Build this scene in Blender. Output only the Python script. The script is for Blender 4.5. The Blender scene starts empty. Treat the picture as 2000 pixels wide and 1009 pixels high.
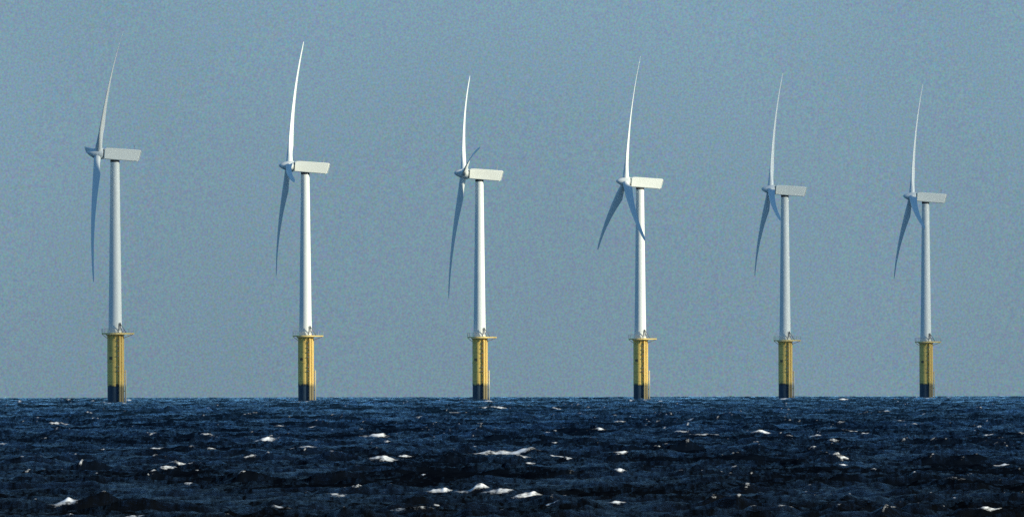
import bpy, bmesh, math, random
import numpy as np
from mathutils import Vector, Matrix

random.seed(4)
RNG = np.random.default_rng(11)
scene = bpy.context.scene
col = scene.collection

# ------------------------------------------------------------------ the place
R_EARTH = 6371000.0          # the sea curves away: the horizon lies 11.3 km out
FARM_Y = 7800.0              # the world's origin is put under the wind farm, this far from the camera
CAM_H = 10.0                 # the photographer stands on a low cliff
F = 50000.0                  # focal length of the long lens in photo pixels (2000 wide)
HORIZON = math.sqrt(2 * CAM_H / R_EARTH)
Y_H = 775.5
ROLL = 0.0019

def sea_level(x, y):
    return -(x * x + y * y) / (2 * R_EARTH)

# ------------------------------------------------------------------ materials
def new_mat(name):
    m = bpy.data.materials.new(name)
    m.use_nodes = True
    nt = m.node_tree
    return m, nt, nt.nodes['Principled BSDF']

def node(nt, t, **kw):
    n = nt.nodes.new(t)
    for k, v in kw.items():
        setattr(n, k, v)
    return n

def noise(nt, scale, detail=4, rough=0.55, coord='Object', stretch=None):
    tc = node(nt, 'ShaderNodeTexCoord')
    src = tc.outputs[coord]
    if stretch:
        mp = node(nt, 'ShaderNodeMapping')
        mp.inputs['Scale'].default_value = stretch
        nt.links.new(src, mp.inputs['Vector'])
        src = mp.outputs[0]
    n = node(nt, 'ShaderNodeTexNoise')
    n.inputs['Scale'].default_value = scale
    n.inputs['Detail'].default_value = detail
    n.inputs['Roughness'].default_value = rough
    nt.links.new(src, n.inputs['Vector'])
    if coord == 'Object':
        n.noise_dimensions = '4D'                     # every piece weathers differently
        oi = node(nt, 'ShaderNodeObjectInfo')
        k = node(nt, 'ShaderNodeMath', operation='MULTIPLY')
        k.inputs[1].default_value = 41.0
        nt.links.new(oi.outputs['Random'], k.inputs[0])
        nt.links.new(k.outputs[0], n.inputs['W'])
    return n

def ramp(nt, fac, stops):
    r = node(nt, 'ShaderNodeValToRGB')
    el = r.color_ramp.elements
    while len(el) < len(stops):
        el.new(0.5)
    for e, (p, c) in zip(el, stops):
        e.position = p
        e.color = (*c, 1)
    nt.links.new(fac, r.inputs['Fac'])
    return r

def painted(name, base, dark, rough=0.45, stretch=(1, 1, 0.08), scale=1.6):
    m, nt, b = new_mat(name)
    n = noise(nt, scale, 3, 0.5, stretch=stretch)
    r = ramp(nt, n.outputs['Fac'], [(0.30, dark), (0.62, base)])
    nt.links.new(r.outputs['Color'], b.inputs['Base Color'])
    b.inputs['Roughness'].default_value = rough
    return m

M_WHITE = painted('white_tower_paint', (0.84, 0.85, 0.78), (0.77, 0.79, 0.73))
M_BLADE = painted('white_blade_gelcoat', (0.82, 0.84, 0.78), (0.76, 0.78, 0.73), 0.5, (1, 1, 0.1))
M_NAC = painted('nacelle_shell', (0.92, 0.91, 0.79), (0.87, 0.86, 0.74), 0.5, (0.15, 1, 0.5), 0.8)
M_GREY = painted('galvanised_steel', (0.42, 0.44, 0.45), (0.22, 0.23, 0.24), 0.5)
M_SEAM = painted('dark_seam_rubber', (0.04, 0.045, 0.05), (0.02, 0.02, 0.02), 0.7)
M_PLATE = painted('faded_sign_plate', (0.22, 0.17, 0.08), (0.12, 0.10, 0.06), 0.6)
M_DARK = painted('dark_painted_steel', (0.07, 0.08, 0.09), (0.04, 0.045, 0.05), 0.5)
M_TUBE = painted('yellow_steel_paint', (0.93, 0.68, 0.20), (0.76, 0.51, 0.14), 0.5)
M_TUBEW = painted('pale_tube_paint', (0.70, 0.64, 0.42), (0.48, 0.42, 0.26), 0.5)

def yellow_mat():
    m, nt, b = new_mat('weathered_yellow_paint')
    n = noise(nt, 1.3, 8, 0.65, stretch=(1, 1, 0.12))
    r = ramp(nt, n.outputs['Fac'], [(0.30, (0.66, 0.38, 0.10)), (0.44, (0.92, 0.61, 0.15)), (0.7, (0.94, 0.68, 0.17))])
    # green-black growth creeping up from the waterline
    tc = node(nt, 'ShaderNodeTexCoord')
    sx = node(nt, 'ShaderNodeSeparateXYZ')
    nt.links.new(tc.outputs['Object'], sx.inputs[0])
    n2 = noise(nt, 0.8, 6, 0.75, stretch=(1, 1, 0.3))
    mul = node(nt, 'ShaderNodeMath', operation='MULTIPLY_ADD')
    mul.inputs[1].default_value = -5.0
    nt.links.new(n2.outputs['Fac'], mul.inputs[0])
    nt.links.new(sx.outputs['Z'], mul.inputs[2])
    mr = node(nt, 'ShaderNodeMapRange')
    mr.inputs['From Min'].default_value = 2.35
    mr.inputs['From Max'].default_value = 2.9
    nt.links.new(mul.outputs[0], mr.inputs['Value'])
    mx = node(nt, 'ShaderNodeMix', data_type='RGBA')
    mx.inputs[6].default_value = (0.030, 0.042, 0.045, 1)
    nt.links.new(mr.outputs[0], mx.inputs[0])
    nt.links.new(r.outputs['Color'], mx.inputs[7])
    # faint weld rings
    wv = node(nt, 'ShaderNodeMath', operation='PINGPONG')
    wv.inputs[1].default_value = 1.45
    nt.links.new(sx.outputs['Z'], wv.inputs[0])
    lt = node(nt, 'ShaderNodeMapRange')
    lt.inputs['From Min'].default_value = 0.04
    lt.inputs['From Max'].default_value = 0.22
    lt.inputs['To Min'].default_value = 0.75
    nt.links.new(wv.outputs[0], lt.inputs['Value'])
    mm = node(nt, 'ShaderNodeMix', data_type='RGBA', blend_type='MULTIPLY')
    mm.inputs[0].default_value = 1
    nt.links.new(mx.outputs[2], mm.inputs[6])
    nt.links.new(lt.outputs[0], mm.inputs[7])
    nt.links.new(mm.outputs[2], b.inputs['Base Color'])
    b.inputs['Roughness'].default_value = 0.55
    return m

M_YELLOW = yellow_mat()

def grow_from_water(m, top, amount):
    # weed and rust darken the lower end of a pipe (object z is height above the sea)
    nt = m.node_tree
    b = nt.nodes['Principled BSDF']
    src = b.inputs['Base Color'].links[0].from_socket
    tc = node(nt, 'ShaderNodeTexCoord')
    sx = node(nt, 'ShaderNodeSeparateXYZ')
    nt.links.new(tc.outputs['Object'], sx.inputs[0])
    mr = node(nt, 'ShaderNodeMapRange')
    mr.inputs['From Min'].default_value = top - 0.5
    mr.inputs['From Max'].default_value = top + 0.6
    mr.inputs['To Min'].default_value = 1 - amount
    nt.links.new(sx.outputs['Z'], mr.inputs['Value'])
    mx = node(nt, 'ShaderNodeMix', data_type='RGBA')
    mx.inputs[6].default_value = (0.05, 0.06, 0.07, 1)
    nt.links.new(mr.outputs[0], mx.inputs[0])
    nt.links.new(src, mx.inputs[7])
    nt.links.new(mx.outputs[2], b.inputs['Base Color'])

grow_from_water(M_TUBE, 4.9, 0.72)
grow_from_water(M_TUBEW, 4.6, 0.45)

def base_mat():
    m, nt, b = new_mat('wet_marine_growth')
    n = noise(nt, 1.1, 8, 0.7, stretch=(1, 1, 0.4))
    r = ramp(nt, n.outputs['Fac'], [(0.3, (0.016, 0.034, 0.055)), (0.55, (0.030, 0.060, 0.092)), (0.75, (0.065, 0.085, 0.105))])
    nt.links.new(r.outputs['Color'], b.inputs['Base Color'])
    b.inputs['Roughness'].default_value = 0.6
    return m

M_BASE = base_mat()

# ------------------------------------------------------------------ mesh helpers
def add_tube(bm, a, b, r, r2=None, seg=10, cap=True):
    a, b = Vector(a), Vector(b)
    r2 = r if r2 is None else r2
    d = (b - a).normalized()
    up = Vector((0, 0, 1)) if abs(d.z) < 0.95 else Vector((1, 0, 0))
    u = d.cross(up).normalized()
    v = d.cross(u)
    ra, rb = [], []
    for k in range(seg):
        t = 2 * math.pi * k / seg
        o = u * math.cos(t) + v * math.sin(t)
        ra.append(bm.verts.new(a + o * r))
        rb.append(bm.verts.new(b + o * r2))
    for k in range(seg):
        j = (k + 1) % seg
        bm.faces.new((ra[k], ra[j], rb[j], rb[k]))
    if cap:
        bm.faces.new(ra[::-1])
        bm.faces.new(rb)

def add_lathe(bm, prof, seg=40, axis='z', cap=True):
    rings = []
    for r, h in prof:
        ring = []
        for k in range(seg):
            t = 2 * math.pi * k / seg
            c, s = r * math.cos(t), r * math.sin(t)
            ring.append(bm.verts.new((c, s, h) if axis == 'z' else (h, c, s)))
        rings.append(ring)
    for A, B in zip(rings, rings[1:]):
        for k in range(seg):
            j = (k + 1) % seg
            bm.faces.new((A[k], A[j], B[j], B[k]))
    if cap:
        bm.faces.new(rings[0][::-1])
        bm.faces.new(rings[-1])

def add_box(bm, lo, hi):
    x0, y0, z0 = lo
    x1, y1, z1 = hi
    vs = [bm.verts.new(p) for p in ((x0, y0, z0), (x1, y0, z0), (x1, y1, z0), (x0, y1, z0),
                                    (x0, y0, z1), (x1, y0, z1), (x1, y1, z1), (x0, y1, z1))]
    for f in ((3, 2, 1, 0), (4, 5, 6, 7), (0, 1, 5, 4), (1, 2, 6, 5), (2, 3, 7, 6), (3, 0, 4, 7)):
        bm.faces.new([vs[i] for i in f])

def add_prism_y(bm, pts, y0, y1):
    A = [bm.verts.new((x, y0, z)) for x, z in pts]
    B = [bm.verts.new((x, y1, z)) for x, z in pts]
    n = len(pts)
    for k in range(n):
        j = (k + 1) % n
        bm.faces.new((A[k], B[k], B[j], A[j]))
    bm.faces.new(A)
    bm.faces.new(B[::-1])

def make(name, bm, mat, parent=None, smooth=True, angle=35):
    bmesh.ops.recalc_face_normals(bm, faces=bm.faces)
    me = bpy.data.meshes.new(name)
    bm.to_mesh(me)
    bm.free()
    me.materials.append(mat)
    if smooth:
        me.polygons.foreach_set('use_smooth', [True] * len(me.polygons))
        me.set_sharp_from_angle(angle=math.radians(angle))
    o = bpy.data.objects.new(name, me)
    col.objects.link(o)
    o.parent = parent
    return o

# ------------------------------------------------------------------ the wind turbine
HUB_Z = 68.6
TILT = math.radians(4.3)
ROTOR_TILT = math.radians(6.6)
SHAFT_Z = HUB_Z - 4.7 * math.sin(TILT)
BLADE_R = 40.0
PITCH = 15.0

def build_blade():
    bm = bmesh.new()
    stations = [1.0, 1.6, 2.4, 3.4, 4.6, 6.0, 7.5, 9.0, 11, 13, 15, 17, 19, 21, 23, 25, 27, 29, 31, 33, 35, 36.5, 37.8, 38.8, 39.5, 39.9, 40.0]
    npt = 22
    rings = []
    for r in stations:
        if r < 2.4:
            chord, tr = 1.9, 1.0
        elif r < 8.0:
            t = (r - 2.4) / 5.6
            s = t * t * (3 - 2 * t)
            chord = 1.9 + (3.45 - 1.9) * s
            tr = 1.0 + (0.34 - 1.0) * s ** 0.7
        else:
            t = (r - 8.0) / 32.0
            chord = 3.45 + (0.90 - 3.45) * t ** 0.85
            tr = 0.34 + (0.16 - 0.34) * min(1, t * 1.6)
        if r > 37.5:
            chord *= max(0.12, math.sqrt(max(0, 1 - ((r - 37.5) / 2.55) ** 2)))
        tw = 15.0 * max(0, 1 - max(0, r - 4) / 36.0) ** 1.6
        beta = math.radians(PITCH + tw)
        off = -0.056 * r + 2.95 * (r / BLADE_R) ** 2.3       # cone forward, bent back by the wind
        ring = []
        for k in range(npt):
            t = 2 * math.pi * k / npt
            c = 0.5 * (1 - math.cos(t))                       # 0 leading edge, 1 trailing edge
            blend = min(1.0, max(0.0, (r - 2.0) / 5.0))
            circ = math.sqrt(max(0, c * (1 - c)))
            foil = 2.6 * 0.5 * (0.2969 * math.sqrt(c) - 0.126 * c - 0.3516 * c ** 2 + 0.2843 * c ** 3 - 0.1036 * c ** 4) / 0.155 * 0.12 / 0.12 * 0.1155
            foil = foil / 0.1155 * 0.37
            h = (circ * (1 - blend) + foil * blend) * tr * chord
            if t > math.pi:
                h = -h
            pa = 0.5 * (1 - blend) + 0.31 * blend
            u = (pa - c) * chord                              # + towards the leading edge
            le_t, le_a = math.cos(beta), math.sin(beta)
            T = u * le_t - h * le_a
            A = u * le_a + h * le_t
            ring.append(bm.verts.new((-A + off, -T, r)))
        rings.append(ring)
    for P, Q in zip(rings, rings[1:]):
        for k in range(npt):
            j = (k + 1) % npt
            bm.faces.new((P[k], P[j], Q[j], Q[k]))
    bm.faces.new(rings[0][::-1])
    bm.faces.new(rings[-1])
    return bm

def build_turbine():
    root = bpy.data.objects.new('wind_turbine', None)
    col.objects.link(root)

    # dark wet foot of the monopile
    bm = bmesh.new()
    add_lathe(bm, [(2.16, -6.0), (2.16, 4.9)], 48)
    make('dark_base', bm, M_BASE, root)

    # yellow transition piece
    bm = bmesh.new()
    add_lathe(bm, [(2.20, 4.6), (2.20, 11.2), (2.26, 11.25), (2.26, 11.5), (2.20, 11.55), (2.20, 18.4), (2.34, 18.45), (2.34, 18.9)], 56)
    tp = make('transition_piece', bm, M_YELLOW, root)

    def polar(a, r, z):              # a: degrees from towards-the-coast, + to the right
        t = math.radians(a)
        return Vector((r * math.sin(t), -r * math.cos(t), z))

    # boat landing: two fender tubes with stubs
    for a in (27, 46):
        bm = bmesh.new()
        add_tube(bm, polar(a, 2.72, -4), polar(a, 2.72, 18.2), 0.21, seg=14)
        add_tube(bm, polar(a, 2.72, 18.2), polar(a, 2.2, 18.7), 0.21, seg=14)
        for z in (1.2, 4.4, 7.6, 11.4, 15.0, 17.6):
            add_tube(bm, polar(a, 2.72, z), polar(a, 2.1, z), 0.15, seg=10)
        make('fender_tube', bm, M_TUBE, tp)
    # climbing ladder from the water to the platform
    bm = bmesh.new()
    for a in (32, 41):
        add_tube(bm, polar(a, 2.62, -1), polar(a, 2.62, 19.6), 0.10, seg=8)
        for z in (3.0, 7.6, 11.4, 15.2, 18.2):
            add_tube(bm, polar(a, 2.62, z), polar(a, 2.15, z), 0.07, seg=6)
    z = 0.0
    while z < 19.4:
        add_tube(bm, polar(32, 2.62, z), polar(41, 2.62, z), 0.035, seg=6)
        z += 0.32
    make('ladder', bm, M_TUBE, tp)
    # cage hoops standing proud on the left of the ladder
    for z in (8.9, 10.1, 13.0, 14.4, 15.8, 17.2):
        bm = bmesh.new()
        pts = [polar(10, 2.23, z), polar(12, 2.50, z), polar(18, 2.62, z), polar(26, 2.64, z)]
        for p, q in zip(pts, pts[1:]):
            add_tube(bm, p, q, 0.075, seg=6)
        make('bracket', bm, M_GREY, tp)
    # cable tube standing off on the right
    bm = bmesh.new()
    add_tube(bm, polar(82, 2.85, -4), polar(82, 2.85, 9.2), 0.19, seg=12)
    for z in (3.4, 6.0, 8.6):
        add_tube(bm, polar(82, 2.85, z), polar(82, 2.1, z), 0.12, seg=8)
    make('cable_tube', bm, M_TUBEW, tp)
    bm = bmesh.new()
    add_tube(bm, polar(66, 2.5, -4), polar(66, 2.5, 18.4), 0.13, seg=12)
    for z in (4.6, 9.4, 13.8, 17.6):
        add_tube(bm, polar(66, 2.5, z), polar(66, 2.1, z), 0.10, seg=8)
    make('cable_tube', bm, M_TUBE, tp)
    # sign plate, curved with the pile
    bm = bmesh.new()
    prev = None
    for k in range(7):
        a = -46 + k * 4.5
        cur = [bm.verts.new(polar(a, r, z)) for r, z in ((2.225, 12.0), (2.225, 12.8), (2.26, 12.8), (2.26, 12.0))]
        if prev:
            for i in range(4):
                j = (i + 1) % 4
                bm.faces.new((prev[i], prev[j], cur[j], cur[i]))
        else:
            bm.faces.new(cur)
        prev = cur
    bm.faces.new(prev[::-1])
    make('sign_plate', bm, M_PLATE, tp)

    # work platform: deck round the tower with a longer bay on the right
    bm = bmesh.new()
    outline = []
    for k in range(28):
        a = math.radians(50 + (310 - 50) * k / 27)
        outline.append((3.75 * math.cos(a), 3.75 * math.sin(a)))
    outline += [(5.2, -2.4), (5.2, 2.4)]
    A = [bm.verts.new((x, y, 18.95)) for x, y in outline]
    B = [bm.verts.new((x, y, 19.32)) for x, y in outline]
    n = len(outline)
    for k in range(n):
        j = (k + 1) % n
        bm.faces.new((A[k], A[j], B[j], B[k]))
    bm.faces.new(A[::-1])
    bm.faces.new(B)
    for a in range(0, 360, 45):
        t = math.radians(a)
        L = 3.6 if a not in (0,) else 4.9
        add_tube(bm, (2.2 * math.cos(t), 2.2 * math.sin(t), 17.9), (L * math.cos(t), L * math.sin(t), 18.93), 0.09, seg=6)
    plat = make('platform', bm, M_TUBE, root)
    bm = bmesh.new()
    pts = [Vector((x * 0.985, y * 0.985, 19.32)) for x, y in outline]
    for k in range(n):
        p, q = pts[k], pts[(k + 1) % n]
        steps = max(1, int((q - p).length / 1.3))
        for s in range(steps):
            v = p.lerp(q, s / steps)
            if k % 2 == 0 or steps > 1:
                add_tube(bm, v, v + Vector((0, 0, 1.15)), 0.035, seg=6)
        for h in (0.6, 1.15):
            add_tube(bm, p + Vector((0, 0, h)), q + Vector((0, 0, h)), 0.035, seg=6)
    make('railing', bm, M_GREY, plat)

    # A-frame hoist beside the tower foot
    bm = bmesh.new()
    ax, ay = 1.35, -2.75
    for dx in (-0.62, 0.62):
        add_tube(bm, (ax + dx, ay, 19.3), (ax, ay, 22.0), 0.11, seg=8)
    add_tube(bm, (ax - 0.32, ay, 20.5), (ax + 0.32, ay, 20.5), 0.08, seg=8)
    add_tube(bm, (ax, ay, 22.0), (ax + 1.75, ay + 0.6, 19.3), 0.09, seg=8)
    add_box(bm, (ax - 0.16, ay - 0.16, 21.75), (ax + 0.16, ay + 0.16, 22.15))
    make('hoist_frame', bm, M_DARK, root)

    # tower
    bm = bmesh.new()
    prof = []
    for k in range(41):
        z = 19.3 + (66.75 - 19.3) * k / 40
        t = (z - 19.3) / (66.75 - 19.3)
        r = 1.84 + (1.24 - 1.84) * t + 0.12 * math.exp(-(z - 19.3) / 1.6)
        prof.append((r, z))
    add_lathe(bm, prof, 56)
    tower = make('tower', bm, M_WHITE, root, angle=60)
    for z in (33.0, 49.0):
        t = (z - 19.3) / 47.45
        r = 1.84 + (1.24 - 1.84) * t
        bm = bmesh.new()
        add_lathe(bm, [(r + 0.001, z - 0.06), (r + 0.022, z - 0.05), (r + 0.022, z + 0.05), (r + 0.001, z + 0.06)], 56, cap=False)
        make('flange', bm, M_WHITE, tower)
    bm = bmesh.new()
    prev = None
    for k in range(6):
        a = -14 + 4.8 * k + 45
        cur = [bm.verts.new(polar(a, r, z)) for r, z in ((1.86, 19.9), (1.84, 22.0), (1.97, 22.0), (2.01, 19.9))]
        if prev:
            for i in range(4):
                j = (i + 1) % 4
                bm.faces.new((prev[i], prev[j], cur[j], cur[i]))
        else:
            bm.faces.new(cur)
        prev = cur
    bm.faces.new(prev[::-1])
    make('door', bm, M_GREY, tower)

    # nacelle, in its own frame: +x downwind, shaft through z = 0
    bm = bmesh.new()
    prof = [(-3.15, -1.45), (-3.15, 1.25), (-2.7, 1.58), (-1.7, 1.72), (6.75, 1.72), (6.95, 1.55), (6.36, -1.30), (6.1, -1.50)]
    add_prism_y(bm, prof, -1.7, 1.7)
    bmesh.ops.bevel(bm, geom=[e for e in bm.edges if abs(e.verts[0].co.y - e.verts[1].co.y) < 0.01], offset=0.16, segments=3, affect='EDGES')
    nac = make('nacelle', bm, M_NAC, root, angle=30)
    nac.location = (0, 0, SHAFT_Z)
    bm = bmesh.new()
    add_lathe(bm, [(1.27, -2.05), (1.27, -1.42)], 40)
    yb = make('yaw_bearing', bm, M_SEAM, nac)
    yb.rotation_euler = (0, -TILT, 0)
    yb.location = (0, 0, 0.0)
    bm = bmesh.new()
    hoodp = [(6.44, -1.30), (7.02, 1.50), (7.16, 1.42), (6.60, -1.28)]
    add_prism_y(bm, hoodp, -1.55, 1.55)
    make('rear_hatch', bm, M_WHITE, nac)
    bm = bmesh.new()
    add_tube(bm, (5.2, -0.7, 1.7), (5.2, -0.7, 3.0), 0.06, seg=8)
    add_tube(bm, (5.0, -0.7, 2.95), (5.45, -0.7, 2.95), 0.035, seg=8)
    add_tube(bm, (5.2, 0.7, 1.7), (5.2, 0.7, 3.0), 0.035, seg=8)
    add_tube(bm, (5.2, -0.7, 2.4), (5.2, 0.7, 2.4), 0.04, seg=8)
    add_tube(bm, (5.0, 0.7, 3.0), (5.4, 0.7, 3.0), 0.06, seg=8)
    make('wind_sensor', bm, M_GREY, nac)
    bm = bmesh.new()
    add_lathe(bm, [(1.25, -3.32), (1.25, -3.10)], 40, 'x')
    make('shaft_seal', bm, M_SEAM, nac)

    # spinner and hub (origin at the rotor centre)
    bm = bmesh.new()
    add_lathe(bm, [(0.08, -3.05), (0.42, -2.78), (0.80, -2.2), (1.10, -1.5), (1.36, -0.7), (1.54, 0.1), (1.62, 0.8), (1.58, 1.28)], 40, 'x')
    hub = make('hub', bm, M_BLADE, root, angle=50)
    bm = build_blade()
    b0 = make('blade', bm, M_BLADE, root, angle=50)
    blades = [b0]
    for k in range(2):
        b = b0.copy()
        col.objects.link(b)
        blades.append(b)
    return root

def copy_tree(o, parent=None):
    c = o.copy()
    col.objects.link(c)
    c.parent = parent
    for ch in [x for x in scene.objects if x.parent == o]:
        copy_tree(ch, c)
    return c

def pose(root, x, y, yaw_deg, phi_deg):
    root.location = (x, y, sea_level(x, y))
    yaw = math.radians(yaw_deg)
    k = 0
    for ch in [c for c in scene.objects if c.parent == root]:
        kind = ch.name.split('.')[0]
        if kind == 'nacelle':
            ch.rotation_euler = (0, TILT, yaw)
        elif kind in ('hub', 'blade'):
            m = Matrix.Rotation(yaw, 4, 'Z') @ Matrix.Rotation(TILT, 4, 'Y')
            ch.location = Vector((0, 0, SHAFT_Z)) + m @ Vector((-4.7, 0, 0))
            if kind == 'hub':
                ch.rotation_euler = (0, TILT, yaw)
            else:
                ch.rotation_euler = (math.radians(phi_deg + 120 * k), ROTOR_TILT, yaw)
                k += 1

FARM = [  # x of the tower foot in the photo, metres out, rotor yaw, rotor angle, label
    (224.8, 7032, 7.5, 33, 'dull grey-white wind turbine at far left, a blade stub poking up left of its hub'),
    (596.4, 7463, 2.6, -23, 'white wind turbine second from the left, its tallest sunlit blade rising almost straight up'),
    (936.5, 7740, 5.0, -41, 'white wind turbine with a dark foreshortened blade curving up in front of its hub'),
    (1250.3, 8065, 12.0, -2, 'brightest white wind turbine, a dark blade crossing in front of its upper tower'),
    (1533.0, 8403, 5.0, -15, 'dim grey-white wind turbine second from the right, next to the brightest turbine'),
    (1807.9, 8726, 6.5, -14, 'smallest and faintest wind turbine, standing at the far right with a dull orange-yellow base'),
]
proto = build_turbine()
bpy.context.view_layer.update()
for i, (px, d, yaw, phi, label) in enumerate(FARM):
    t = proto if i == 0 else copy_tree(proto)
    t['label'] = label
    t['category'] = 'wind turbine'
    t['group'] = 'wind turbines standing in a row in the sea'
TURBINES = [o for o in scene.objects if o.name.split('.')[0] == 'wind_turbine']
for t, (px, d, yaw, phi, label) in zip(sorted(TURBINES, key=lambda o: o.name), FARM):
    t['label'] = label
    pose(t, (px - 1000) / F * d, d, yaw, phi)

# ------------------------------------------------------------------ the sea
def photo_to_sea(px, py):
    """a point of the photograph -> metres on the curved sea"""
    py = py + (px - 1000) * ROLL
    ang = (py - Y_H) / F + HORIZON
    lo, hi = 300.0, math.sqrt(2 * R_EARTH * CAM_H) * 0.995
    for _ in range(60):
        m = 0.5 * (lo + hi)
        if CAM_H / m + m / (2 * R_EARTH) > ang:
            lo = m
        else:
            hi = m
    return (px - 1000) / F * lo, lo

# whitecaps seen in the photo: x, y, width, height in its pixels, strength
CAPS = [
 (516,853,44,11,1),(588,871,52,4,.8),(329,910,28,8,1),(350,902,130,6,.35),(115,977,60,14,1),(368,943,16,6,.9),(292,930,8,6,.8),
 (259,1005,30,8,.9),(135,1004,15,6,.7),(697,951,18,12,1),(545,987,45,6,.6),(488,889,20,5,.8),(371,874,20,3,.6),(417,874,14,4,.9),
 (304,876,30,3,.7),(115,823,38,5,.9),(175,805,14,5,.7),(546,830,18,3,.8),(609,832,14,4,.8),(497,804,10,4,.8),(485,807,8,4,.6),
 (37,782,12,2,.8),(406,853,35,3,.7),(84,854,10,4,.8),(5,868,20,3,.8),(201,877,8,4,.8),(658,965,35,8,.45),(296,844,14,3,.5),
 (424,830,6,4,.7),(250,781,14,2,.9),(182,782,10,2,.8),(132,781,8,2,.6),(600,783,12,2,.9),
 (734,846,50,12,1),(757,861,14,6,.6),(748,892,60,11,1),(788,888,28,6,1),(986,879,116,13,1),(1093,890,35,3,.8),(1109,895,14,5,1),
 (1212,882,28,5,1),(1212,916,24,8,1),(1168,836,28,4,.8),(1207,822,26,4,.9),(1091,797,20,3,.8),(974,793,30,6,1),(947,793,14,3,.8),
 (891,804,22,2,.7),(818,815,12,2,.7),(937,825,12,3,.7),(1068,842,10,5,.9),(1084,841,12,3,.8),(856,952,46,18,1),(920,952,62,12,1),
 (968,955,56,12,1),(1028,960,58,13,1),(1070,979,30,5,.9),(1205,984,32,6,.8),(1082,866,14,3,.8),(1024,893,26,3,.7),(1037,902,18,4,.7),
 (790,993,110,10,.35),(860,989,20,5,.6),(823,924,10,4,.7),(1294,835,10,3,.7),(1325,846,18,3,.9),(1235,781,10,2,.9),(1290,782,8,2,.8),
 (1345,820,12,4,.9),(1328,845,24,3,.9),(1375,847,50,4,.8),(1482,842,44,5,1),(1590,852,30,4,.7),(1624,855,24,8,.9),(1664,840,40,3,.7),
 (1687,844,14,6,1),(1540,852,12,3,.8),(1585,876,14,3,.8),(1643,894,32,6,.9),(1650,906,16,4,1),(1708,913,8,6,.8),(1781,932,10,5,1),
 (1951,908,30,4,1),(1928,847,22,4,1),(1755,820,20,4,.7),(1786,827,30,2,.7),(1685,804,20,2,.7),(1727,802,24,2,.7),(1650,779,22,3,1),
 (1850,775,18,2,.9),(1994,842,12,10,1),(1996,921,10,8,1),(1933,994,46,6,.8),(1863,937,40,5,.4),(1433,909,12,6,.7),(1643,829,20,3,.6),
 (1802,807,10,3,.7),
 (206,786,24,3,.6),(246,786,14,3,.6),(584,783,24,3,.5),(950,782,34,3,.6),(1262,780,22,2,.6),(1530,778,26,2,.5),(1815,776,20,2,.5),
]

ROW = 1.00042

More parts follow.
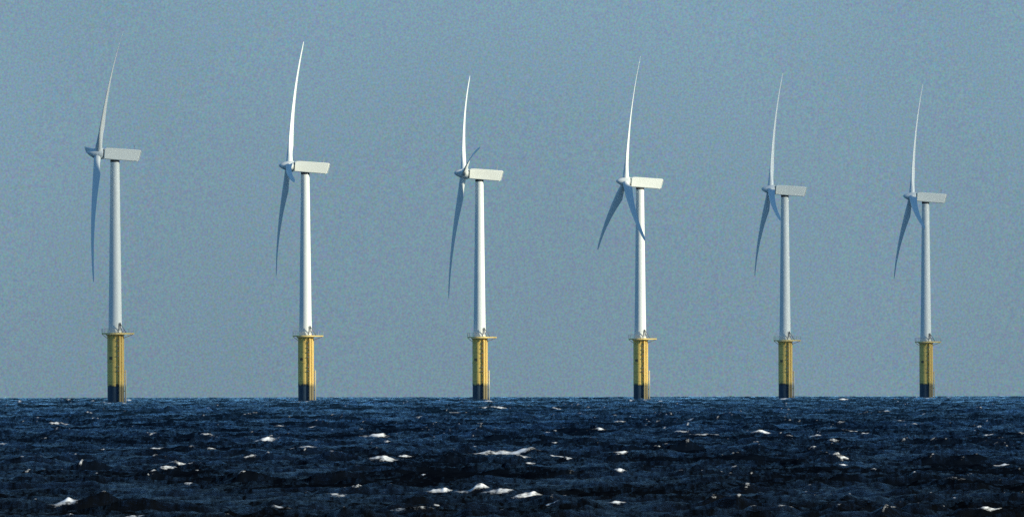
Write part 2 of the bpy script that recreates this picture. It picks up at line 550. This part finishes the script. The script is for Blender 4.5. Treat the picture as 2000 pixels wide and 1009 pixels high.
def build_sea():
    # angles: fine over the bay in front, opening out towards both shores
    inner = np.arange(-0.0226, 0.02261, 0.000048)
    out = [0.0226]
    step = 0.00006
    while out[-1] < 1.1:
        step *= 1.075
        out.append(out[-1] + step)
    out = np.array(out[1:])
    th = np.concatenate([-out[::-1], inner, out])
    near = [40.0]
    while near[-1] < 1380:
        near.append(near[-1] * 1.035)
    rr = [1420.0]
    while rr[-1] < 12600:
        rr.append(rr[-1] * ROW + 0.0)
    r = np.array(near + rr)
    dr = np.gradient(r)
    nr, nc = len(r), len(th)
    dth = np.gradient(th)
    X = (r[:, None] * np.sin(th)[None, :]).astype(np.float64)
    Y = (r[:, None] * np.cos(th)[None, :]).astype(np.float64)
    x32, y32 = X, Y
    Z = np.zeros((nr, nc), np.float32)
    DX = np.zeros((nr, nc), np.float32)
    DY = np.zeros((nr, nc), np.float32)
    J = np.zeros((nr, nc), np.float32)
    lat = r[:, None] * dth[None, :]              # sideways spacing
    n = 84
    for i in range(n):
        L = 0.8 * (15.0 / 0.8) ** (i / (n - 1))
        k = 2 * math.pi / L
        spread = 0.55 + 0.35 * (1 - i / n)
        ang = math.radians(-34) + RNG.normal(0, spread)
        kx, ky = k * math.cos(ang), k * math.sin(ang)
        amp = 0.0050 * L ** 1.0 * RNG.uniform(0.6, 1.4)
        ph = RNG.uniform(0, 2 * math.pi)
        wy = np.clip((2 * math.pi / (abs(ky) + 1e-6) / dr - 1.8) / 1.6, 0, 1)[:, None]
        wx = np.clip((2 * math.pi / (abs(kx) + 1e-6) / lat - 1.8) / 1.6, 0, 1)
        w = (amp * wy * wx).astype(np.float32)
        p = np.mod(kx * x32 + ky * y32 + ph, 2 * math.pi).astype(np.float32)
        c, s = np.cos(p), np.sin(p)
        Z += w * c
        q = 0.85
        DX -= (q * math.cos(ang)) * w * s
        DY -= (q * math.sin(ang)) * w * s
        J += (q * k) * w * c
    # groups: rougher and calmer patches
    patch = np.zeros((nr, nc), np.float32)
    for i in range(10):
        L = RNG.uniform(40, 220)
        a = RNG.uniform(0, 2 * math.pi)
        patch += np.cos(np.mod((math.cos(a) * X + math.sin(a) * Y) * 2 * math.pi / L + RNG.uniform(0, 6.28), 2 * math.pi)).astype(np.float32)
    patch = 1.0 + 0.10 * patch
    patch = patch * (1 - 0.55 * np.clip((r - 5500) / 5500, 0, 1))[:, None].astype(np.float32)
    Z *= patch
    DX *= patch
    DY *= patch
    J *= patch
    Z = Z + 0.25 * Z * np.abs(Z)                   # sharper crests
    sdev = J.std(1, keepdims=True) + 1e-6
    far = np.clip((r - 2500) / 6000, 0, 1)[:, None]
    foam = (np.clip((J / sdev - (3.05 + 0.7 * far)) / 0.9, 0, 1) * 0.50
            * np.clip(Z / (Z.std(1, keepdims=True) + 1e-6) - 1.0, 0, 1)).astype(np.float32)

    # breaking crests, each on the wave that shows at that spot of the photo
    Z0 = Z.copy()
    drop = (r * r / (2 * R_EARTH))
    first = int(np.searchsorted(r, 1420.0))
    for px, py, w, h, st in CAPS:
        ang = (py + h * 0.35 + (px - 1000) * ROLL - Y_H) / F + HORIZON
        t0 = (px - 1000) / F
        jc = int(np.searchsorted(th, t0))
        el = (Z0[first:, jc - 3:jc + 4].mean(1) - drop[first:] - CAM_H) / r[first:]
        hit = np.nonzero(el >= -ang)[0]
        if len(hit) == 0:
            ic = int(np.searchsorted(r, photo_to_sea(px, Y_H + 0.5)[1]))
        else:
            ic = first + int(hit[0])
        while ic + 1 < nr and Z0[ic + 1, jc] > Z0[ic, jc] and r[ic] < 12000:
            ic += 1                                   # climb to the crest of that wave
        cy = r[ic]
        cx = t0 * cy
        s = F / cy
        hw = 0.5 * w / s * 1.5
        hh = (h / s) * 0.42
        sy = max(1.6 * (ROW - 1) * cy, 0.9 * hh, 0.7)
        i0, i1 = np.searchsorted(r, [cy - 4 * sy, cy + 3 * sy])
        a0, a1 = np.searchsorted(th, [(cx - 2.6 * hw) / cy, (cx + 2.0 * hw) / cy])
        if i1 <= i0 or a1 <= a0:
            continue
        bx = (X[i0:i1, a0:a1] - cx) / hw
        by = (Y[i0:i1, a0:a1] - cy) / sy
        f = RNG.uniform(0, 6.28, 4)
        lob = (0.62 + 0.22 * np.sin(bx * RNG.uniform(2.5, 4.5) + f[0]) + 0.16 * np.sin(bx * RNG.uniform(6, 9) + f[1])
               + 0.10 * np.sin(bx * RNG.uniform(12, 20) + f[2]))
        lean = bx - 0.3 * (1 - np.abs(bx)) * RNG.choice([1, 1, -0.6])
        env = np.clip(1 - np.abs(lean) ** 1.5, 0, 1)
        hump = env * lob * np.exp(-0.5 * by ** 2)
        Z[i0:i1, a0:a1] += hump * hh * (0.4 + 0.6 * st)
        zz = Z[i0:i1, a0:a1]
        top = zz.max(0, keepdims=True)                    # the crest line, column by column
        hp = max(min(1.25 * h, 0.32 * w) / s, 0.12)
        lip = np.clip((zz - (top - hp * (0.25 + 0.75 * env))) / (0.5 * hp), 0, 1)
        tail = 0.50 * np.clip(1 - np.abs(bx + 0.4) / 2.0, 0, 1)
        fm = np.maximum(np.sqrt(env) * (0.35 + 0.75 * lob), tail) * lip * (0.4 + 0.6 * st)
        fm = np.clip(fm, 0, 1) * np.clip(1.5 - 0.5 * np.abs(by), 0, 1)
        foam[i0:i1, a0:a1] = np.maximum(foam[i0:i1, a0:a1], fm)
    co = np.empty((nr, nc, 3), np.float32)
    co[..., 0] = X + DX
    co[..., 1] = Y + DY
    co[..., 2] = Z - (X * X + Y * Y) / (2 * R_EARTH)
    idx = np.arange(nr * nc, dtype=np.int32).reshape(nr, nc)
    quads = np.stack([idx[:-1, :-1], idx[:-1, 1:], idx[1:, 1:], idx[1:, :-1]], -1).reshape(-1, 4)
    me = bpy.data.meshes.new('sea')
    me.vertices.add(nr * nc)
    me.vertices.foreach_set('co', co.ravel())
    nq = len(quads)
    me.loops.add(nq * 4)
    me.loops.foreach_set('vertex_index', quads.ravel())
    me.polygons.add(nq)
    me.polygons.foreach_set('loop_start', np.arange(0, nq * 4, 4, dtype=np.int32))
    me.update(calc_edges=True)
    me.polygons.foreach_set('use_smooth', np.ones(nq, dtype=bool))
    at = me.attributes.new('foam', 'FLOAT', 'POINT')
    at.data.foreach_set('value', foam.ravel())
    o = bpy.data.objects.new('sea', me)
    col.objects.link(o)
    o['kind'] = 'structure'
    print('sea', nr, nc, nr * nc)
    return o

def sea_mat():
    m, nt, b = new_mat('rough_sea_water')
    out = nt.nodes['Material Output']
    at = node(nt, 'ShaderNodeAttribute', attribute_name='foam')
    geo = node(nt, 'ShaderNodeNewGeometry')
    n1 = noise(nt, 1.5, 6, 0.7, stretch=(1, 0.5, 1))
    n2 = noise(nt, 0.30, 3, 0.6)
    b2 = node(nt, 'ShaderNodeBump')
    b2.inputs['Strength'].default_value = 0.6
    b2.inputs['Distance'].default_value = 0.8
    nt.links.new(n2.outputs['Fac'], b2.inputs['Height'])
    b1 = node(nt, 'ShaderNodeBump')
    b1.inputs['Strength'].default_value = 0.8
    b1.inputs['Distance'].default_value = 0.45
    nt.links.new(n1.outputs['Fac'], b1.inputs['Height'])
    nt.links.new(b2.outputs[0], b1.inputs['Normal'])
    # foam edge broken up by noise
    nf = noise(nt, 3.2, 8, 0.8, stretch=(0.7, 0.3, 2))
    nfa = node(nt, 'ShaderNodeMath', operation='MULTIPLY')
    nfa.inputs[1].default_value = 2.2
    nt.links.new(nf.outputs['Fac'], nfa.inputs[0])
    add = node(nt, 'ShaderNodeMath', operation='ADD')
    nt.links.new(at.outputs['Fac'], add.inputs[0])
    nt.links.new(nfa.outputs[0], add.inputs[1])
    mr = node(nt, 'ShaderNodeMapRange')
    mr.inputs['From Min'].default_value = 1.46
    mr.inputs['From Max'].default_value = 2.0
    nt.links.new(add.outputs[0], mr.inputs['Value'])
    # water: black-blue inshore, distance haze painted in as lighter colour towards the horizon
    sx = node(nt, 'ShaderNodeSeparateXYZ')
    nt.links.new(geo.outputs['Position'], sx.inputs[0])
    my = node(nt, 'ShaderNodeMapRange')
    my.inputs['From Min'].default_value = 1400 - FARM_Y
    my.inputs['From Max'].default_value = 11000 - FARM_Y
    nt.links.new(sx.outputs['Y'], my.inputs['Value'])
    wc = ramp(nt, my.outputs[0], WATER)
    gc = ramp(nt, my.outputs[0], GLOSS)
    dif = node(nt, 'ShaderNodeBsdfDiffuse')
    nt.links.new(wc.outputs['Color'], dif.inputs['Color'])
    gl = node(nt, 'ShaderNodeBsdfGlossy')
    gl.inputs['Roughness'].default_value = 0.16
    # streaks: uneven reflection painted into the gloss colour by noise stretched in depth
    st1 = noise(nt, 1.0, 6, 0.75, stretch=(0.45, 0.03, 0.3))
    st2 = noise(nt, 1.0, 3, 0.5, stretch=(0.07, 0.006, 0.1))
    st3 = noise(nt, 1.0, 5, 0.75, stretch=(2.6, 0.12, 0.8))
    sb_ = node(nt, 'ShaderNodeMath', operation='MULTIPLY')
    nt.links.new(st1.outputs['Fac'], sb_.inputs[0])
    nt.links.new(st3.outputs['Fac'], sb_.inputs[1])
    sc_ = node(nt, 'ShaderNodeMath', operation='MULTIPLY')
    sc_.inputs[1].default_value = 2.0
    nt.links.new(sb_.outputs[0], sc_.inputs[0])
    sa_ = node(nt, 'ShaderNodeMath', operation='MULTIPLY')
    nt.links.new(sc_.outputs[0], sa_.inputs[0])
    nt.links.new(st2.outputs['Fac'], sa_.inputs[1])
    sr = node(nt, 'ShaderNodeMapRange')
    sr.inputs['From Min'].default_value = 0.20
    sr.inputs['From Max'].default_value = 0.40
    sr.inputs['To Min'].default_value = 0.0
    sr.inputs['To Max'].default_value = 6.0
    nt.links.new(sa_.outputs[0], sr.inputs['Value'])
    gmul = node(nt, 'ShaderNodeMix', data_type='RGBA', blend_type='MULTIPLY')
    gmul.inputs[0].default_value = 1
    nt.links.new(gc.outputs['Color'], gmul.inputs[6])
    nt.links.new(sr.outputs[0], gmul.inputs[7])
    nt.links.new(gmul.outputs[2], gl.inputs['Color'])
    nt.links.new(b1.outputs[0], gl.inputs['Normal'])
    fr = node(nt, 'ShaderNodeFresnel')
    fr.inputs['IOR'].default_value = 1.33
    nt.links.new(b1.outputs[0], fr.inputs['Normal'])
    pw = node(nt, 'ShaderNodeMath', operation='POWER')
    pw.inputs[1].default_value = 2.0
    nt.links.new(fr.outputs[0], pw.inputs[0])
    water = node(nt, 'ShaderNodeMixShader')
    nt.links.new(pw.outputs[0], water.inputs[0])
    nt.links.new(dif.outputs[0], water.inputs[1])
    nt.links.new(gl.outputs[0], water.inputs[2])
    b.inputs['Base Color'].default_value = (0.93, 0.92, 0.88, 1)
    b.inputs['Roughness'].default_value = 0.9
    b.inputs['Specular IOR Level'].default_value = 0.1
    fin = node(nt, 'ShaderNodeMixShader')
    nt.links.new(mr.outputs[0], fin.inputs[0])
    nt.links.new(water.outputs[0], fin.inputs[1])
    nt.links.new(b.outputs[0], fin.inputs[2])
    nt.links.new(fin.outputs[0], out.inputs['Surface'])
    return m

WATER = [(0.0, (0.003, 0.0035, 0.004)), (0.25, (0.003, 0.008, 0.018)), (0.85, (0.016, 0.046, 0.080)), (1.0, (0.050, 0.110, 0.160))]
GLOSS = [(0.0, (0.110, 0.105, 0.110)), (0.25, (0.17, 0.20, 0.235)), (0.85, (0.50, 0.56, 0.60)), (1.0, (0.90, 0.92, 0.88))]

sea = build_sea()
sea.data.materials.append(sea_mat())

# ------------------------------------------------------------------ light
SUN_AZ, SUN_EL = 66.0, 22.0      # degrees to the right of straight behind the camera
sa, se = math.radians(SUN_AZ), math.radians(SUN_EL)
S = Vector((math.sin(sa) * math.cos(se), -math.cos(sa) * math.cos(se), math.sin(se)))
sd = bpy.data.lights.new('sun', 'SUN')
sd.energy = 5.0
sd.angle = math.radians(0.5)
sd.color = (1.0, 0.95, 0.75)
so = bpy.data.objects.new('sun', sd)
so.rotation_euler = S.to_track_quat('Z', 'Y').to_euler()
so.location = (300, -200, 300)
col.objects.link(so)

# thin clouds added out of view to dim the first and two last turbines
def shade_cloud(center, size, density, seed):
    rg = random.Random(seed)
    bm = bmesh.new()
    bmesh.ops.create_icosphere(bm, subdivisions=4, radius=1.0)
    ph = [(Vector((rg.uniform(-1, 1), rg.uniform(-1, 1), rg.uniform(-1, 1))).normalized() * rg.uniform(2, 6), rg.uniform(0, 6.28)) for _ in range(9)]
    for v in bm.verts:
        d = sum(math.sin(v.co.dot(k) + p) for k, p in ph) / 9
        v.co *= 1 + 0.22 * d
        v.co = Vector((v.co.x * size[0], v.co.y * size[1], v.co.z * size[2]))
    m = bpy.data.materials.new('shade_cloud_vapour')
    m.use_nodes = True
    nt = m.node_tree
    nt.nodes.remove(nt.nodes['Principled BSDF'])
    vs = nt.nodes.new('ShaderNodeVolumeScatter')
    vs.inputs['Density'].default_value = density
    nt.links.new(vs.outputs[0], nt.nodes['Material Output'].inputs['Volume'])
    o = make('shade_cloud', bm, m)
    o.location = center
    o['kind'] = 'structure'
    return o

def shade_from(x, y, z, dist):
    return Vector((x, y, z)) + S * dist

shade_cloud(shade_from(-109, 7032, 50, 2600), (190, 190, 120), 0.0027, 3)
shade_cloud(shade_from(115, 8590, 50, 2600), (300, 330, 120), 0.0028, 5)

# ------------------------------------------------------------------ sky
w = bpy.data.worlds.new('World')
scene.world = w
w.use_nodes = True
nt = w.node_tree
bg = nt.nodes['Background']
sky = nt.nodes.new('ShaderNodeTexSky')
sky.sky_type = 'NISHITA'
sky.sun_disc = False
sky.sun_elevation = se
sky.sun_rotation = math.atan2(S.x, S.y)
sky.altitude = 0
sky.air_density = 1.0
sky.dust_density = 0.3
sky.ozone_density = 4.0

def wn(t, **kw):
    n = nt.nodes.new(t)
    for k, v in kw.items():
        setattr(n, k, v)
    return n

# marine haze lying along the horizon, thinning out upwards
tcw = wn('ShaderNodeTexCoord')
sep = wn('ShaderNodeSeparateXYZ')
nt.links.new(tcw.outputs['Generated'], sep.inputs[0])
low = wn('ShaderNodeMapRange')
low.inputs['From Min'].default_value = -0.002
low.inputs['From Max'].default_value = 0.0145
nt.links.new(sep.outputs['Z'], low.inputs['Value'])
hz = wn('ShaderNodeValToRGB')
hz.color_ramp.elements[0].color = (0.183, 0.283, 0.354, 1)
hz.color_ramp.elements[1].color = (0.213, 0.345, 0.443, 1)
nt.links.new(low.outputs[0], hz.inputs['Fac'])
# fine uneven texture of the haze
grain = wn('ShaderNodeTexNoise')
grain.inputs['Scale'].default_value = 12000
grain.inputs['Detail'].default_value = 4
grain.inputs['Roughness'].default_value = 0.75
nt.links.new(tcw.outputs['Generated'], grain.inputs['Vector'])
gm = wn('ShaderNodeMix', data_type='RGBA', blend_type='OVERLAY')
gm.inputs[0].default_value = 0.75
nt.links.new(hz.outputs['Color'], gm.inputs[6])
nt.links.new(grain.outputs['Color'], gm.inputs[7])
soft = wn('ShaderNodeTexNoise')
soft.inputs['Scale'].default_value = 45
soft.inputs['Detail'].default_value = 2
nt.links.new(tcw.outputs['Generated'], soft.inputs['Vector'])
sm = wn('ShaderNodeMapRange')
sm.inputs['To Min'].default_value = 0.86
sm.inputs['To Max'].default_value = 1.14
nt.links.new(soft.outputs['Fac'], sm.inputs['Value'])
hm = wn('ShaderNodeMix', data_type='RGBA', blend_type='MULTIPLY')
hm.inputs[0].default_value = 1.0
nt.links.new(gm.outputs[2], hm.inputs[6])
nt.links.new(sm.outputs[0], hm.inputs[7])
hs = wn('ShaderNodeMix', data_type='RGBA', blend_type='MULTIPLY')
STRENGTH = 0.08
hs.inputs[0].default_value = 1.0
hs.inputs[7].default_value = (1 / STRENGTH, 1 / STRENGTH, 1 / STRENGTH, 1)
hs.clamp_result = False
nt.links.new(hm.outputs[2], hs.inputs[6])
up = wn('ShaderNodeMapRange', interpolation_type='SMOOTHSTEP')
up.inputs['From Min'].default_value = 0.02
up.inputs['From Max'].default_value = 0.14
nt.links.new(sep.outputs['Z'], up.inputs['Value'])
mixs = wn('ShaderNodeMix', data_type='RGBA')
nt.links.new(up.outputs[0], mixs.inputs[0])
nt.links.new(hs.outputs[2], mixs.inputs[6])
blue = wn('ShaderNodeMix', data_type='RGBA', blend_type='MULTIPLY')
blue.inputs[0].default_value = 1.0
blue.inputs[7].default_value = (0.92, 1.40, 1.66, 1)
nt.links.new(sky.outputs[0], blue.inputs[6])
nt.links.new(blue.outputs[2], mixs.inputs[7])
nt.links.new(mixs.outputs[2], bg.inputs['Color'])
bg.inputs['Strength'].default_value = STRENGTH

# ------------------------------------------------------------------ camera
cd = bpy.data.cameras.new('camera')
cam = bpy.data.objects.new('camera', cd)
col.objects.link(cam)
cd.sensor_width = 36.0
cd.lens = 36.0 * F / 2000.0
cd.clip_start = 1.0
cd.clip_end = 60000.0
pitch = (Y_H - 504.5) / F - HORIZON
cam.matrix_world = (Matrix.Translation((0, -FARM_Y, CAM_H)) @ Matrix.Rotation(math.radians(90) + pitch, 4, 'X') @ Matrix.Rotation(-ROLL, 4, 'Z'))
scene.camera = cam

for o in scene.objects:
    if o.parent is None and o.type != 'CAMERA':
        o.location.y -= FARM_Y

scene.render.engine = 'CYCLES'
scene.cycles.use_denoising = False
scene.cycles.max_bounces = 6
scene.view_settings.view_transform = 'Standard'
scene.view_settings.look = 'None'
scene.view_settings.exposure = 0
scene.view_settings.gamma = 1
